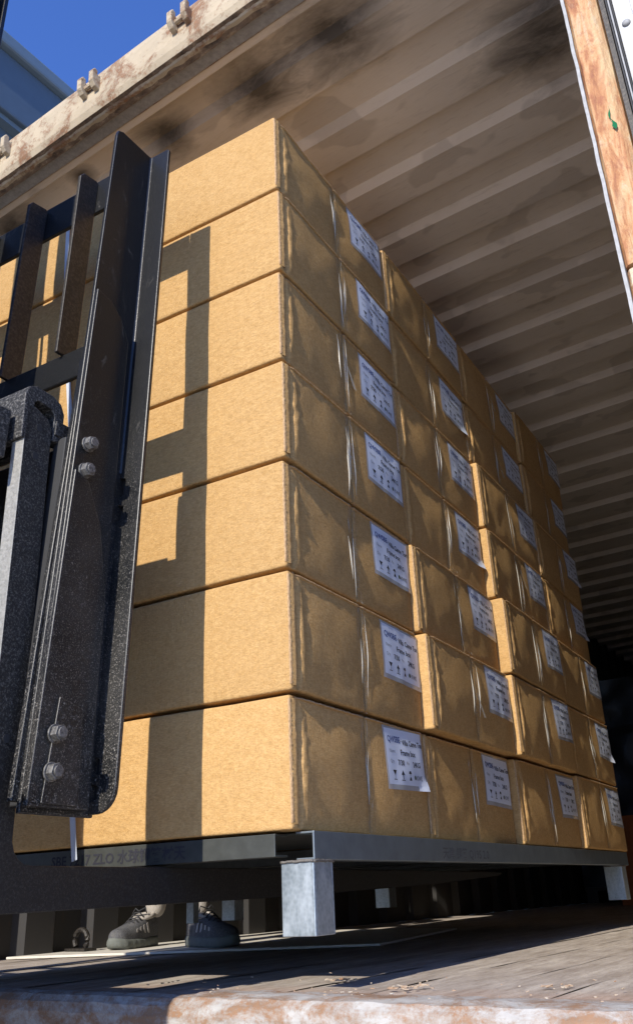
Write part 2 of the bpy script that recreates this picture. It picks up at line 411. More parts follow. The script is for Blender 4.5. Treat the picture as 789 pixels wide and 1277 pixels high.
# ================================================================= STACK OF CARTONS
SO = Vector((-1.066, 1.461, .289)); SR = Matrix.Rotation(STACK_ROT, 3, 'Z')
def st(x, y, z): return SO + SR @ Vector((x, y, z))
BH, BW, BL = .275, .662, 1.13
def cpar(seed):
    rr = random.Random(seed); A = .0022+rr.random()*.0035; B = rr.uniform(.25, .6); return A, B, rr.uniform(-.003, .003)
def surf(seed, y, z, w=BW, h=BH-.0095):
    A, B, tl = cpar(seed)
    y = min(max(y, 0), w); z = min(max(z, 0), h)
    fx = math.sin(math.pi*z/h)**.8; half = (y/w*2) % 1.0
    p = Vector((BL, y, z))
    nz = mn.noise(Vector((p.x*7, p.y*7, p.z*9+seed*11))); n2 = mn.noise(Vector((p.x*22+5, p.y*22, p.z*14+seed*7))); n3 = mn.noise(Vector((2, p.y*45, p.z*6+seed*5)))
    bul = A*fx*math.sin(math.pi*half)**.6*(1.0+.5*math.sin(z/h*3+B))
    rim = .6+.8*mn.noise(Vector((seed, 1, z*30))); gw = .0045*mn.noise(Vector((seed, 5, z*42)))
    crease = -.0018*math.exp(-((y-w/2)/.006)**2) + .0042*rim*math.exp(-((y-.050-gw)/.010)**2)*fx - .0085*math.exp(-((y-.029-gw)/.0085)**4)
    return (bul+crease+.0030*mn.noise(Vector((seed, y*70, z*48)))*math.exp(-((y-.036)/.022)**2)+.0024*nz+.0013*n2+.0008*n3+tl*(z/h-.5))*min(1, min(y, w-y, z, h-z)/.02)
def carton_mesh(seed, w=BW, h=BH-.0095, l=BL):
    """origin at the bottom of the near right edge; x 0..-l, y 0..w"""
    r = .0055
    def lines(L, n):
        a = [0, r*.4, r, r*2]; mid = [r*2+(L-4*r)*i/n for i in range(1, n)]
        return a+mid+[L-r*2, L-r, L-r*.4, L]
    X, Y, Z = lines(l, 8), sorted(lines(w, 22)+[.014, .018, .022, .025, .028, .032, .036, .039, .042, .046, .051, .056, .062, .07, .08]), lines(h, 20)
    Y = sorted(Y + [w/2-.012, w/2-.005, w/2, w/2+.005, w/2+.012])
    verts, idx, faces = [], {}, []
    
    def vert(x, y, z):
        k = (round(x, 6), round(y, 6), round(z, 6))
        if k in idx: return idx[k]
        c = Vector((min(max(x, r), l-r), min(max(y, r), w-r), min(max(z, r), h-r)))
        d = Vector((x, y, z))-c
        p = c+(d.normalized()*r if d.length > 1e-9 else d)
        p = Vector((x, y, z)) if d.length < 1e-9 else p
        fx = math.sin(math.pi*min(max(z/h, 0), 1))**.8
        nz = mn.noise(Vector((p.x*7, p.y*7, p.z*9+seed*11))); n2 = mn.noise(Vector((p.x*22+5, p.y*22, p.z*14+seed*7)))
        n3 = mn.noise(Vector((2, p.y*45, p.z*6+seed*5)))
        if x > l-r*1.5:                                   # the taped end, +x once mirrored
            p.x += surf(seed, y, z)
        elif y < r*1.5:
            p.y -= (.0035*fx*math.sin(math.pi*x/l)+.0022*nz+.0006*n2)*min(1, min(z, h-z)/.02)
        if z > h-r*1.5: p.z += .0024*nz+.0012*n2
        if z < r*1.5: p.z += .0020*nz-.0012*n2
        if x > l-r*3 and y < r*3:
            q1 = mn.noise(Vector((seed, 3, z*24))); q2 = mn.noise(Vector((seed, 9, z*70)))
            p.x += .0022*q1+.0012*q2; p.y += .0020*q1-.0010*q2
        idx[k] = len(verts); verts.append((p.x-l, p.y, p.z)); return idx[k]
    def face(us, vs, f, flip):
        for i in range(len(us)-1):
            for j in range(len(vs)-1):
                q = [f(us[i], vs[j]), f(us[i+1], vs[j]), f(us[i+1], vs[j+1]), f(us[i], vs[j+1])]
                faces.append(q[::-1] if flip else q)
    face(X, Y, lambda a, c: vert(a, c, 0), True); face(X, Y, lambda a, c: vert(a, c, h), False)
    face(X, Z, lambda a, c: vert(a, 0, c), False); face(X, Z, lambda a, c: vert(a, w, c), True)
    face(Y, Z, lambda a, c: vert(0, a, c), True); face(Y, Z, lambda a, c: vert(l, a, c), False)
    me = bpy.data.meshes.new('carton_board'); me.from_pydata(verts, [], faces); me.materials.append(CARD)
    for p in me.polygons: p.use_smooth = True
    me.update(); return me
def flap_mesh(seed):
    """crushed glue flap with its open corrugated edge, wrapped round the near corner"""
    rr = random.Random(seed+50); b = MB(); n = 26
    for j in range(n+1):
        z = .010+(BH-.026)*j/n
        e = .0185+.0035*mn.noise(Vector((seed, z*22, 0)))+.0035*mn.noise(Vector((seed, z*95, 4)))
        lift = .0012+.0030*abs(mn.noise(Vector((seed*3, z*30, 8))))
        b.v += [(.0006, .004, z), (.0016, .008, z), (.0018+lift*.4, .012, z), (.0020+lift, e-.002, z), (.0015+lift*1.2, e, z), (-.004, e+.001, z)]
    for j in range(n):
        for k in range(5): b.f.append([j*6+k, j*6+k+1, (j+1)*6+k+1, (j+1)*6+k]); b.m.append(1 if k >= 3 else 0)
    return b.mesh('flap', [CARD, EDGE], True, False)
def edge_mesh(seed):
    b = MB(); n = 60
    for j in range(n+1):
        z = .012+(BH-.030)*j/n; q = .0012*mn.noise(Vector((seed, z*70, 2)))+.0008*math.sin(z*900)
        b.v += [(-.0030, -.0008+q*.4, z), (-.0005+q*.5, -.0002, z), (.0012+q, .0040, z), (.0004, .0085, z)]
    for j in range(n):
        for k in range(3): b.f.append([j*4+k, j*4+k+1, (j+1)*4+k+1, (j+1)*4+k]); b.m.append(0)
    return b.mesh('torn_edge', EDGE, True, False)
def lid_mesh(seed):
    """cut edge of the lid flaps showing along the top of the end face"""
    b = MB(); n = 70; H = BH-.0095
    for i in range(n+1):
        y = .012+(BW-.024)*i/n; q = mn.noise(Vector((seed*1.3, y*9, 4))); q2 = mn.noise(Vector((seed, y*70, 7)))
        x = surf(seed, y, H-.012)+.0016+.0012*q+.0005*q2; g = .0012 if abs(y-BW/2) > .004 else -.002
        zt_ = H-.0012+.0010*q2
        b.v += [(x-.006, y, zt_), (x+g, y, zt_-.0004), (x+g+.0003, y, zt_-.0040+.0008*q), (x-.004, y, zt_-.0048+.0008*q)]
    for i in range(n):
        for k in range(3): b.f.append([i*4+k, i*4+k+1, (i+1)*4+k+1, (i+1)*4+k]); b.m.append(0 if k != 1 else 1)
    return b.mesh('lid_edge', [CARD, EDGE], True, False)
def tape_mesh(seed, top):
    rr = random.Random(seed+90); b = MB(); c = BW/2+rr.uniform(-.004, .004); wd = .048
    x0 = .0015
    def f(u, v):
        y = c-wd/2+wd*u + .003*math.sin(v*4+seed); z = .004+(BH-.012)*v
        k = mn.noise(Vector((seed*2.0, u*9+v*1.2, v*2.2)))
        return (surf(seed, y, z)+x0+.0030*abs(k)*math.sin(math.pi*u), y, z)
    b.grid(f, 16, 18)
    # standing wrinkles
    for k in range(2+rr.randrange(3)):
        y0 = c+rr.uniform(-.5, .5)*wd; a = rr.uniform(0, .4); e = rr.uniform(.55, 1.0); dr_ = rr.uniform(-.014, .014); hh = rr.uniform(.0015, .0045)
        n = 12
        o = len(b.v)
        for j in range(n+1):
            t = j/n; z = .006+(BH-.02)*(a+(e-a)*t); y = y0+dr_*t+.0015*math.sin(t*7+seed); q = hh*math.sin(math.pi*min(max(t, .05), .95))
            xs = surf(seed, y, z)+x0; b.v += [(xs, y-.0008, z), (xs+q, y, z), (xs, y+.0008, z)]
        for j in range(n):
            for i in range(2): b.f.append([o+j*3+i, o+j*3+i+1, o+(j+1)*3+i+1, o+(j+1)*3+i]); b.m.append(1)
    # tail turned up over the lid
    L_ = .10 if top else .03
    b.grid(lambda u, v: (x0+.004 - L_*v*(1 if top else .2), c-wd/2+wd*u, BH-.006+.009*math.sin(v*2.2)+(.006*abs(mn.noise(Vector((u*6, v*5, seed)))))), 8, 6)
    if rr.random() < .35:   # loose end hanging off the seam
        y1 = c+.012; z1 = rr.uniform(.06, .16)
        b.grid(lambda u, v: (x0+.003+.010*v, y1+.022*v+.018*(u-.5)*(.4+.6*v), z1+.075*(1-v)), 4, 8, 1)
    return b.mesh('tape', [TAPE, WRINK], True, False)
def mat_wrinkle():
    m = NM('tape_wrinkle'); m.b.inputs['Alpha'].default_value = .6; return m.set((.72, .68, .56), .25, 0, .6)
WRINK = mat_wrinkle()
# ---- shipping label: sheet + print, local +x normal, text runs along +y
LW, LH = .215, .135
def text_mesh(txt, size, x, y, **k):
    key = (txt, size, str(k))
    if key not in _tc: _tc[key] = text_mesh0(txt, size, 0, 0, **k)
    vs, fs = _tc[key]; return [(a+x, c+y) for a, c in vs], fs
def text_mesh0(txt, size, x, y, shear=0, bold=False, align='LEFT', ext=0):
    c = bpy.data.curves.new('t', 'FONT'); c.body = txt; c.size = size; c.align_x = align; c.shear = shear
    if bold: c.offset = size*.02
    c.resolution_u = 2
    o = bpy.data.objects.new('t', c); COL.objects.link(o)
    dg = bpy.context.evaluated_depsgraph_get(); me = bpy.data.meshes.new_from_object(o.evaluated_get(dg))
    vs = [(v.co.x+x, v.co.y+y) for v in me.vertices]; fs = [list(p.vertices) for p in me.polygons]
    bpy.data.objects.remove(o); bpy.data.curves.remove(c); bpy.data.meshes.remove(me)
    return vs, fs
def label_print(place):
    b = MB()
    def t(txt, s, x, y, mi=0, **k):
        vs, fs = text_mesh(txt, s, x, y, **k); b.add([place(a, c) for a, c in vs], fs, mi)
    t('QWSBE', .0215, .012, .102, 1, bold=True); t('—', .018, .078, .102, 2)
    t('Villa Came Ton', .0195, .095, .098, 0, bold=True)
    t('Name', .013, .016, .076, 2); t('Frame box', .020, .078, .072, 0, bold=True)
    t('Qty', .013, .016, .051, 2); t('7/30', .019, .058, .047, 0, bold=True); t('Pcs', .011, .104, .050, 2); t('24KG', .019, .142, .046, 0, bold=True)
    # icons: glass, this way up, umbrella and drop, green dot
    def poly(p, mi=0): b.add([place(a, c) for a, c in p], [list(range(len(p)))], mi)
    poly([(.024, .034), (.044, .034), (.034, .021)]); poly([(.033, .021), (.035, .021), (.035, .014), (.033, .014)]); poly([(.026, .013), (.042, .013), (.042, .011), (.026, .011)])
    poly([(.068, .024), (.086, .024), (.077, .035)]); poly([(.075, .024), (.079, .024), (.079, .013), (.075, .013)]); poly([(.068, .012), (.086, .012), (.086, .010), (.068, .010)])
    poly([(.110, .028), (.126, .028), (.122, .035), (.114, .035)]); poly([(.117, .028), (.119, .028), (.119, .020), (.117, .020)]); poly([(.112, .012), (.126, .012), (.122, .020), (.116, .020)])
    poly([(.148+.006*math.cos(a*.63), .020+.006*math.sin(a*.63)) for a in range(10)], 3)
    t('KWE', .017, .158, .014, 0)
    return b.mesh('lettering', INKS, False, False)
INKS = [INK, BLUEINK, GREYINK, plain('olive_ink', (.06, .09, .03), .6)]
_tc = {}
def lab_x(seed, curl, oy, oz, y, z):
    d = max(0, (y-LW*.86)/(LW*.2)+(LH*.16-z)/(LH*.22)-.25)
    return surf(seed, y+oy, z+oz)+.0016+.0008*mn.noise(Vector((y*18+seed, z*18, 1)))+(.0055*min(d, 1.6)**1.6 if curl else .0006*d)
def label_mesh(curl, seed, oy, oz):
    b = MB(); nx, ny = 14, 10; e = .008
    ys = [-e, 0, .0001]+[LW*i/nx for i in range(1, nx)]+[LW, LW+e]; zs = [-.012, 0, .0001]+[LH*i/ny for i in range(1, ny)]+[LH, LH+.006]
    def P(y, z): return (lab_x(seed, curl, oy, oz, y, z), y, z)
    n = len(ys); b.v = [P(y, z) for z in zs for y in ys]
    for j in range(len(zs)-1):
        for i in range(n-1):
            cy, cz = (ys[i]+ys[i+1])/2, (zs[j]+zs[j+1])/2
            b.f.append([j*n+i, j*n+i+1, (j+1)*n+i+1, (j+1)*n+i]); b.m.append(0 if (0 < cy < LW and 0 < cz < LH) or (curl and cy > LW*.8 and cz < LH*.12) else 1)
    return b.mesh('label', [PAPER, POUCH], True, False)
prot = [[0, 0, .024, .044], [0, .035, .050, .040], [0, .017, .053, .040], [0, 0, .030, .025], [0, 0, .021, .028], [0, 0, 0, .011], [0, .005, .004, .015]]
col1 = [.000, .006, .001, .007, .003, .008, .002]
lay = ['bottom', 'second', 'third', 'fourth', 'fifth', 'sixth', 'top']
colw = ['nearest the camera', 'second from the front', 'third from the front', 'at the far end']
for i in range(7):
    for j in range(4):
        rz = STACK_ROT + (R(jit(.35)) if j else 0)
        px = prot[i][j] + (col1[i] if j == 0 else jit(.002))
        loc = st(px, j*.6705+(jit(.002) if j else 0), i*BH+.0015)
        nm = ('%s layer carton' % lay[i])
        extra = ', jutting out into sun' if (i, j) in ((1, 1), (2, 2), (3, 2), (4, 2)) else ''
        lb = 'brown carton in the %s layer, column %s%s' % (lay[i], colw[j], extra)
        t = thing('cardboard_box', lb, 'box', loc, rz, 'brown cartons stacked on the steel pallet')
        sd_ = i*4+j
        link('carton_body', carton_mesh(sd_), t)
        link('flap', flap_mesh(sd_), t); link('torn_edge', edge_mesh(sd_), t); link('lid_edge', lid_mesh(sd_), t); link('tape', tape_mesh(sd_, i == 6), t)
        curl = (i, j) in ((0, 0), (3, 1), (3, 3), (5, 1), (4, 3), (1, 3))
        oy, oz = .437+jit(.012), .116+jit(.006)
        lo = link('label', label_mesh(curl, sd_, oy, oz), t); lo.location = (0, oy, oz); lo.rotation_euler = (R(jit(2.2)), 0, 0)
        link('lettering', label_print(lambda a, c: (lab_x(sd_, curl, oy, oz, a, c)+.0005, a, c)), lo)

# white strap hanging down the shaded end of the near cartons
b = MB()
def strap(u, v):
    z = 1.93-1.96*v; x = -.79+.225*(v**1.1); return (x-.011+.022*u, -.012-.010*math.sin(v*9)-.006*u, z+.004*u)
b.grid(strap, 2, 60); b.grid(lambda u, v: (lambda p: (p[0], p[1]+.0012, p[2]))(strap(u, v)), 2, 60)
o = b.build('strap', STRAPM, None, smooth=True, fix=False); o.location = SO; o.rotation_euler = (0, 0, STACK_ROT)
tag(o, 'loose white strap hanging down the sunlit side of the carton stack behind the forklift', 'strap')

# ================================================================= STEEL PALLET
pal = thing('steel_pallet', 'galvanized steel pallet on square legs carrying the carton stack', 'pallet', SO+SR@Vector((0, 0, -.190)), STACK_ROT)
zt = .188                                       # deck underside of the cartons in pallet coordinates
def pbox(name, x0, x1, y0, y1, z0, z1, mt=GALV, bv=.003, parent=pal):
    b = MB(); b.box(x0, x1, y0, y1, z0, z1); return b.build(name, mt, parent, bevel=bv)
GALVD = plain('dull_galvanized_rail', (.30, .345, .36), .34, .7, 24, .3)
# right side rail as an open channel
b = MB(); b.prism([(.030, .135), (.030, zt), (-.012, zt), (-.012, zt-.004), (.026, zt-.004), (.026, .139), (-.012, .139), (-.012, .135)], lambda u, v, w_: (u, w_, v), .030, 2.70)
rail = b.build('side_rail', GALVD, pal, bevel=.001)
b = MB(); b.prism([(-1.16, .135), (-1.16, zt), (-1.12, zt), (-1.12, zt-.004), (-1.156, zt-.004), (-1.156, .139), (-1.12, .139), (-1.12, .135)], lambda u, v, w_: (u, w_, v), .030, 2.70)
b.build('side_rail', GALV, pal, bevel=.001)
WELD = plain('dull_grey_weld', (.16, .145, .125), .6, .3, 120, .5, .6)
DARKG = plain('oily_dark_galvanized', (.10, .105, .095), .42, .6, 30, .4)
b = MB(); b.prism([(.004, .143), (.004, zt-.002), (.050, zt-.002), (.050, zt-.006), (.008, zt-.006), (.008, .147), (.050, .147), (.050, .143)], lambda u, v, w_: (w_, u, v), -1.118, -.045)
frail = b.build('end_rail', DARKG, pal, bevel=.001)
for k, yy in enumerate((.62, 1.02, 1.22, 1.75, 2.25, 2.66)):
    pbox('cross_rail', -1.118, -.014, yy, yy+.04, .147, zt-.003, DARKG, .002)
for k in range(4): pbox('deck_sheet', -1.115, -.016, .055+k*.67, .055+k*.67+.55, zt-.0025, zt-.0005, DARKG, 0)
for lx, ly, a in ((-.045, .025, .075), (-.045, 2.56, .075), (-1.155, .025, .075), (-1.035, .965, .030), (-1.045, 1.175, .055), (-1.155, 2.56, .075)):
    b = MB(); t_ = .004
    b.box(lx, lx+a, ly, ly+t_, 0, .134); b.box(lx, lx+a, ly+a-t_, ly+a, 0, .134)
    b.box(lx, lx+t_, ly+t_, ly+a-t_, 0, .134); b.box(lx+a-t_, lx+a, ly+t_, ly+a-t_, 0, .134)
    b.box(lx+t_, lx+a-t_, ly+t_, ly+a-t_, .126, .1345)
    lg = b.build('leg', GALV, pal, bevel=.0015)
    b = MB()
    for e0, e1 in (((lx, ly-.001), (lx+a, ly-.001)), ((lx+a+.001, ly), (lx+a+.001, ly+a))):
        pts = [(e0[0]+(e1[0]-e0[0])*q/14, e0[1]+(e1[1]-e0[1])*q/14, .133+jit(.001)) for q in range(15)]
        b.tube(pts, [.0026+rnd.random()*.0008 for _ in pts], 6)
    b.build('weld_bead', WELD, lg, smooth=True)
def rail_text(txt, size, place, parent, ink=INK):
    vs, fs = text_mesh(txt, size, 0, 0, bold=True); b = MB(); b.add([place(x, y) for x, y in vs], fs); return b.build('lettering', ink, parent, fix=False)
rail_text('SBE 7217 ZLO 水球钢管材天', .030, lambda x, y: (-.66+x*1.06, .0030, .153+y), frail)
rail_text('天津 钢管 Q195 2.0', .030, lambda x, y: (.0306, .66+x*1.3, .145+y), rail, plain('faded_ink', (.10, .11, .12), .6))

# ================================================================= FORKLIFT
fk = thing('forklift', 'black forklift with dusty bolted backrest and long forks under the pallet', 'forklift', SO+SR@Vector((-.78, -.8, -1.53)), STACK_ROT)
def sh(v, k=.0475):  # stack frame to forklift local, mast tipped slightly forward
    return (v[0]+.78, v[1]+.8+k*v[2], v[2]+1.53)
def fbuild(b, name, mt, parent=fk, bevel=.003, smooth=False, k=.0475):
    b.v = [sh(v, k) for v in b.v]; return b.build(name, mt, parent, smooth, bevel)
def arc(cx_, cz_, r, a0, a1, n=6): return [(cx_+r*math.cos(R(a0+(a1-a0)*i/n)), cz_+r*math.sin(R(a0+(a1-a0)*i/n))) for i in range(n+1)]
# vertical angle iron: flange across
ol = [(-.277, .035)] + arc(-.213-.045, .035+.045, .045, -90, 0) + arc(-.213-.008, 1.745-.008, .008, 0, 90, 3) + [(-.277, 1.745)]
for za, zb in ((.748, .700), (.680, .640), (.140, .105), (.090, .058)):
    ol += [(-.277, za), (-.260, za-.004), (-.258, zb+.004), (-.277, zb)]
ol2 = [ol[0]]+ol[1:]
b = MB(); b.prism(ol, lambda u, v, w_: (u, w_, v), -.279, -.269); fbuild(b, 'backrest_angle', BLACK, bevel=.0022)
# flange running towards the camera
def yn(z): return -.4415+(z-.03)*(.118/1.7)      # near edge in stack frame, unsheared
ol = [(yn(.03)-.0475*.03, .03), (-.2665, .03), (-.2665, 1.7455)] + [(-.325-.083+.02, 1.742), (-.325-.083+.004, 1.733), (-.325-.083, 1.715)]
b = MB(); b.prism(ol, lambda u, v, w_: (w_, u, v), -.285, -.2755); fbuild(b, 'backrest_angle', BLACK, bevel=.0022)
b = MB(); b.grid(lambda u, v: (-.2752+.006*(1-math.sin(u*math.pi/2)), -.2795-.006*(1-math.cos(u*math.pi/2)), .76+v*.983), 6, 4); fbuild(b, 'corner_fillet', BLACK, bevel=0, smooth=True)
for z0, z1 in ((.62, .76), (.045, .15)):
    b = MB(); b.box(-.310, -.246, -.2660, -.262, z0, z1); fbuild(b, 'slot_dark_strip', RUBBER, bevel=0)  # black strip added behind the slots to make them dark
# stacked plates bolted to it
def plate(x0, x1, pts, name='clamp_plate'):
    b = MB(); b.prism([(y-.0475*z, z) for y, z in pts], lambda u, v, w_: (w_, u, v), x0, x1); return fbuild(b, name, BLACK, bevel=.002)
plate(-.2750, -.2630, [(-.4400, .06), (-.295, .06), (-.255, 1.10), (-.285, 1.155), (-.318, 1.180), (-.3635, 1.190)])
plate(-.2625, -.2530, [(-.4470, .04), (-.300, .04), (-.290, .45), (-.315, .60), (-.358, .69), (-.3965, .705)])
plate(-.2980, -.2855, [(-.4520, .05), (-.330, .05), (-.320, 1.0), (-.3700, 1.0)])
wp = MB(); wp.prism([(-.418-.0475*.05, .045), (-.330-.0475*.05, .045), (-.335-.0475*.2, .22), (-.395-.0475*.2, .235)], lambda u, v, w_: (w_, u, v), -.2525, -.2485); fbuild(wp, 'bolt_pad', BLACK, bevel=.0015)
def mat_bolt():
    m = NM('dusty_bolt_steel'); f = m.noise(150, 4, .8); m.bump(f, .5, .001); return m.set(m.ramp(f, [(.35, (.05, .048, .043)), (.65, (.22, .21, .19))]), .55, .3)
BOLT = mat_bolt()
def mat_grit():
    m = NM('gritty_black_casting'); f = m.noise(190, 5, .85); g = m.noise(60, 5, .8)
    c = m.mix(m.ramp(f, [(.50, 0), (.64, 1)]), (.012, .012, .012), (.19, .18, .16)); c = m.mix(m.ramp(g, [(.62, 0), (.72, .6)]), c, (.24, .22, .19)); m.bump(m.math('ADD', f, g), .4, .0015); return m.set(c, .6, 0, .4)
GRIT = mat_grit()
for by, bz in ((-.361, .778), (-.365, .714), (-.401, .166), (-.404, .099)):
    b = MB(); x0 = -.262 if bz > .5 else -.2480
    yy = by-.0475*bz
    def ring(r, xa, xb, n, ph=0):
        b.prism([(yy+r*math.cos(2*math.pi*k/n+ph), bz+r*math.sin(2*math.pi*k/n+ph)) for k in range(n)], lambda u, v, w_: (w_, u, v), xa, xb)
    ring(.0175, x0, x0+.004, 20); ring(.0155, x0+.0042, x0+.019, 6, .3); ring(.0105, x0+.0192, x0+.023, 16)
    bo = fbuild(b, 'bolt', BOLT, bevel=.001)
# backrest: top bar, fins, cross bar
b = MB(); b.box(-1.25, -.2865, -.290, -.278, 1.632, 1.752); fbuild(b, 'top_bar', BLACK)
for fx_ in (-.463, -.662, -.862, -1.062):
    b = MB(); b.prism([(-.2905, 1.128), (-.2905, 1.74), (-.298, 1.745), (-.345, 1.735), (-.355, 1.720), (-.352, 1.128)], lambda u, v, w_: (w_, u, v), fx_-.005, fx_+.005); fbuild(b, 'backrest_bar', WORN, bevel=.0018)
b = MB(); b.box(-1.25, -.2865, -.332, -.320, 1.042, 1.127); b.box(-1.25, -.2865, -.320, -.270, 1.117, 1.127); fbuild(b, 'cross_bar', BLACK)
# mirrored angle at the far side of the backrest
b = MB(); b.box(-1.262, -1.252, -.40, -.27, .03, 1.745); b.box(-1.325, -1.252, -.2690, -.259, .03, 1.745); fbuild(b, 'backrest_angle', BLACK, bevel=.002)
# carriage plates and bars
b = MB(); b.box(-1.24, -.300, -.395, -.360, .50, .80); fbuild(b, 'carriage_plate', BLACK)
b = MB(); b.box(-.338, -.300, -.425, -.300, .045, .80); fbuild(b, 'gap_shade_plate', RUBBER)  # black plate added to darken the gap and merge the shadow bands
b = MB(); b.box(-1.20, -.345, -.600, -.535, .712, .825); fbuild(b, 'carriage_bar', GRIT, bevel=.004)
hk = [(-.492, .770), (-.497, .875), (-.488, .896), (-.470, .904), (-.425, .902), (-.400, .892), (-.388, .870), (-.386, .800), (-.412, .795), (-.414, .855), (-.424, .868), (-.462, .872), (-.470, .862), (-.472, .770)]
hk = [(y-.03, z-.008) for y, z in hk]
b = MB(); b.prism(hk, lambda u, v, w_: (w_, u, v), -1.2, -.322); fbuild(b, 'fork_hook', GRIT, bevel=.0025)
b = MB(); b.box(-.372, -.318, -.440, -.395, .803, .838); fbuild(b, 'latch_block', GRIT, bevel=.002)
GRITF = NM('gritty_fork_steel')
_f = GRITF.noise(230, 5, .9); _s = GRITF.xyz(); _up = GRITF.ramp(GRITF.math('SUBTRACT', _s[2], 1.48), [(0, .25), (.25, 1)])
_c = GRITF.mix(GRITF.math('MULTIPLY', GRITF.ramp(_f, [(.50, 0), (.66, 1)]), _up), (.012, .011, .010), (.16, .15, .13)); GRITF.bump(_f, .35, .0012); GRITF = GRITF.set(_c, .55, 0, .35)
SUNFACE = plain('sunlit_grey_steel_face', (.26, .25, .22), .6, 0, 160, .6, .4)  # paler tone stands for sunlight on the shank's near face
# forks: shank and tine as one bent bar
for fx0, fx1 in ((-.430, -.322), (-1.19, -1.082)):
    yb, ya, rz_, zb = -.408, -.478, .045, -.128
    out = [(ya, .840), (ya, zb+.05)] + [(ya+.05-.05*math.cos(R(a)), zb+.05-.05*math.sin(R(a))) for a in (15, 30, 45, 60, 75, 90)]
    out += [(.5, zb+.008), (1.4, zb+.026), (2.03, -.078), (2.06, -.070), (2.055, -.066), (1.6, -.062), (0.3, -.054)]
    out += [(yb+.045-.045*math.cos(R(a)), -.051+.045-.045*math.sin(R(a))) for a in (90, 70, 50, 30, 10, 0)] + [(yb, .81), (yb-.012, .832), (ya+.02, .846)]
    b = MB(); b.prism([(y, z) for y, z in out], lambda u, v, w_: (w_, u, v), fx1-.036, fx1)
    fo = fbuild(b, 'fork', [GRITF, SUNFACE], bevel=.002, k=0)
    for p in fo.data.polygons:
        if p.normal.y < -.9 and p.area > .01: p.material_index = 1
    low = [(ya+.02, zb+.10)]+[q for q in out if q[1] < zb+.10]
    b = MB(); b.prism(low, lambda u, v, w_: (w_, u, v), fx0, fx1-.0365); b.v = [sh(v, 0) for v in b.v]; b.build('tine_width', WORN, fo, bevel=.002)
    for hy, hz in ((-.443, .800), (-.446, .733), (-.445, .161)):
        b = MB(); b.prism([(hy+.0085*math.cos(k*.52), hz+.0085*math.sin(k*.52)) for k in range(12)], lambda u, v, w_: (w_, u, v), fx1-.002, fx1+.0012)
        b.v = [sh(v, 0) for v in b.v]; b.build('bolt_hole', RUBBER, fo)
# mast channels, cylinder, hoses
def upright(x0, x1, y0, y1, z0, z1, name='mast_rail', mt=BLACK):
    b = MB(); t_ = .012
    b.box(x0, x1, y0, y0+t_, z0, z1); b.box(x0, x1, y1-t_, y1, z0, z1); b.box(x0, x0+t_, y0+t_, y1-t_, z0, z1); fbuild(b, name, mt, bevel=.002, k=.02)
upright(-.632, -.538, -.72, -.56, -1.35, 2.55); upright(-.692, -.637, -.69, -.58, -1.3, 2.45)
upright(-1.02, -.925, -.72, -.56, -1.35, 2.55); upright(-.92, -.865, -.69, -.58, -1.3, 2.45)
b = MB(); b.tube([(-.785, -.64, -1.2), (-.785, -.64, 2.3)], .038, 16); fbuild(b, 'lift_cylinder', BLACK, bevel=0, smooth=False)
b = MB(); b.box(-1.10, -.70, -.80, -.79, -1.2, 1.42); fbuild(b, 'added_shade_plate', BLACK)  # plate added to cast shade on the lower cartons
for yx in (-1.3, .2, 2.38): 
    b = MB(); b.box(-1.02, -.585, -.775, -.725, yx, yx+.12); fbuild(b, 'mast_crossbar', BLACK)
# truck body behind the mast
b = MB(); b.box(-1.32, -.215, -1.16, -1.03, -.9, .42); fbuild(b, 'added_shade_cowl', BLACK, bevel=.02, k=0)  # unseen cowl added to shade the left part of the sill
b = MB(); b.prism([(-2.9, -1.15), (-.95, -1.15), (-.95, -.62), (-1.25, -.25), (-1.9, -.30), (-2.1, .0), (-2.8, .0), (-2.9, -.2)], lambda u, v, w_: (w_, u, v), -1.30, -.30)
YEL = plain('orange_truck_paint', (.42, .14, .02), .4); fbuild(b, 'body', YEL, bevel=.03, k=0)
b = MB()
for xx in (-1.25, -.66):
    b.tube([(xx, -1.15, -.35), (xx, -1.30, .85), (xx, -2.45, .88), (xx, -2.8, -.05)], .03, 8)
for k in range(7): b.tube([(-1.25, -1.32-k*.18, .87), (-.66, -1.32-k*.18, .87)], .018, 8)
fbuild(b, 'overhead_guard', BLACK, bevel=0, k=0)
for wy, wr in ((-1.2, .26), (-2.5, .22)):
    for wx in (-1.33, -.42):
        b = MB(); b.tube([(wx, wy, -1.53+wr), (wx+.16, wy, -1.53+wr)], wr, 28); wo_ = fbuild(b, 'wheel', RUBBER, bevel=.02, k=0)

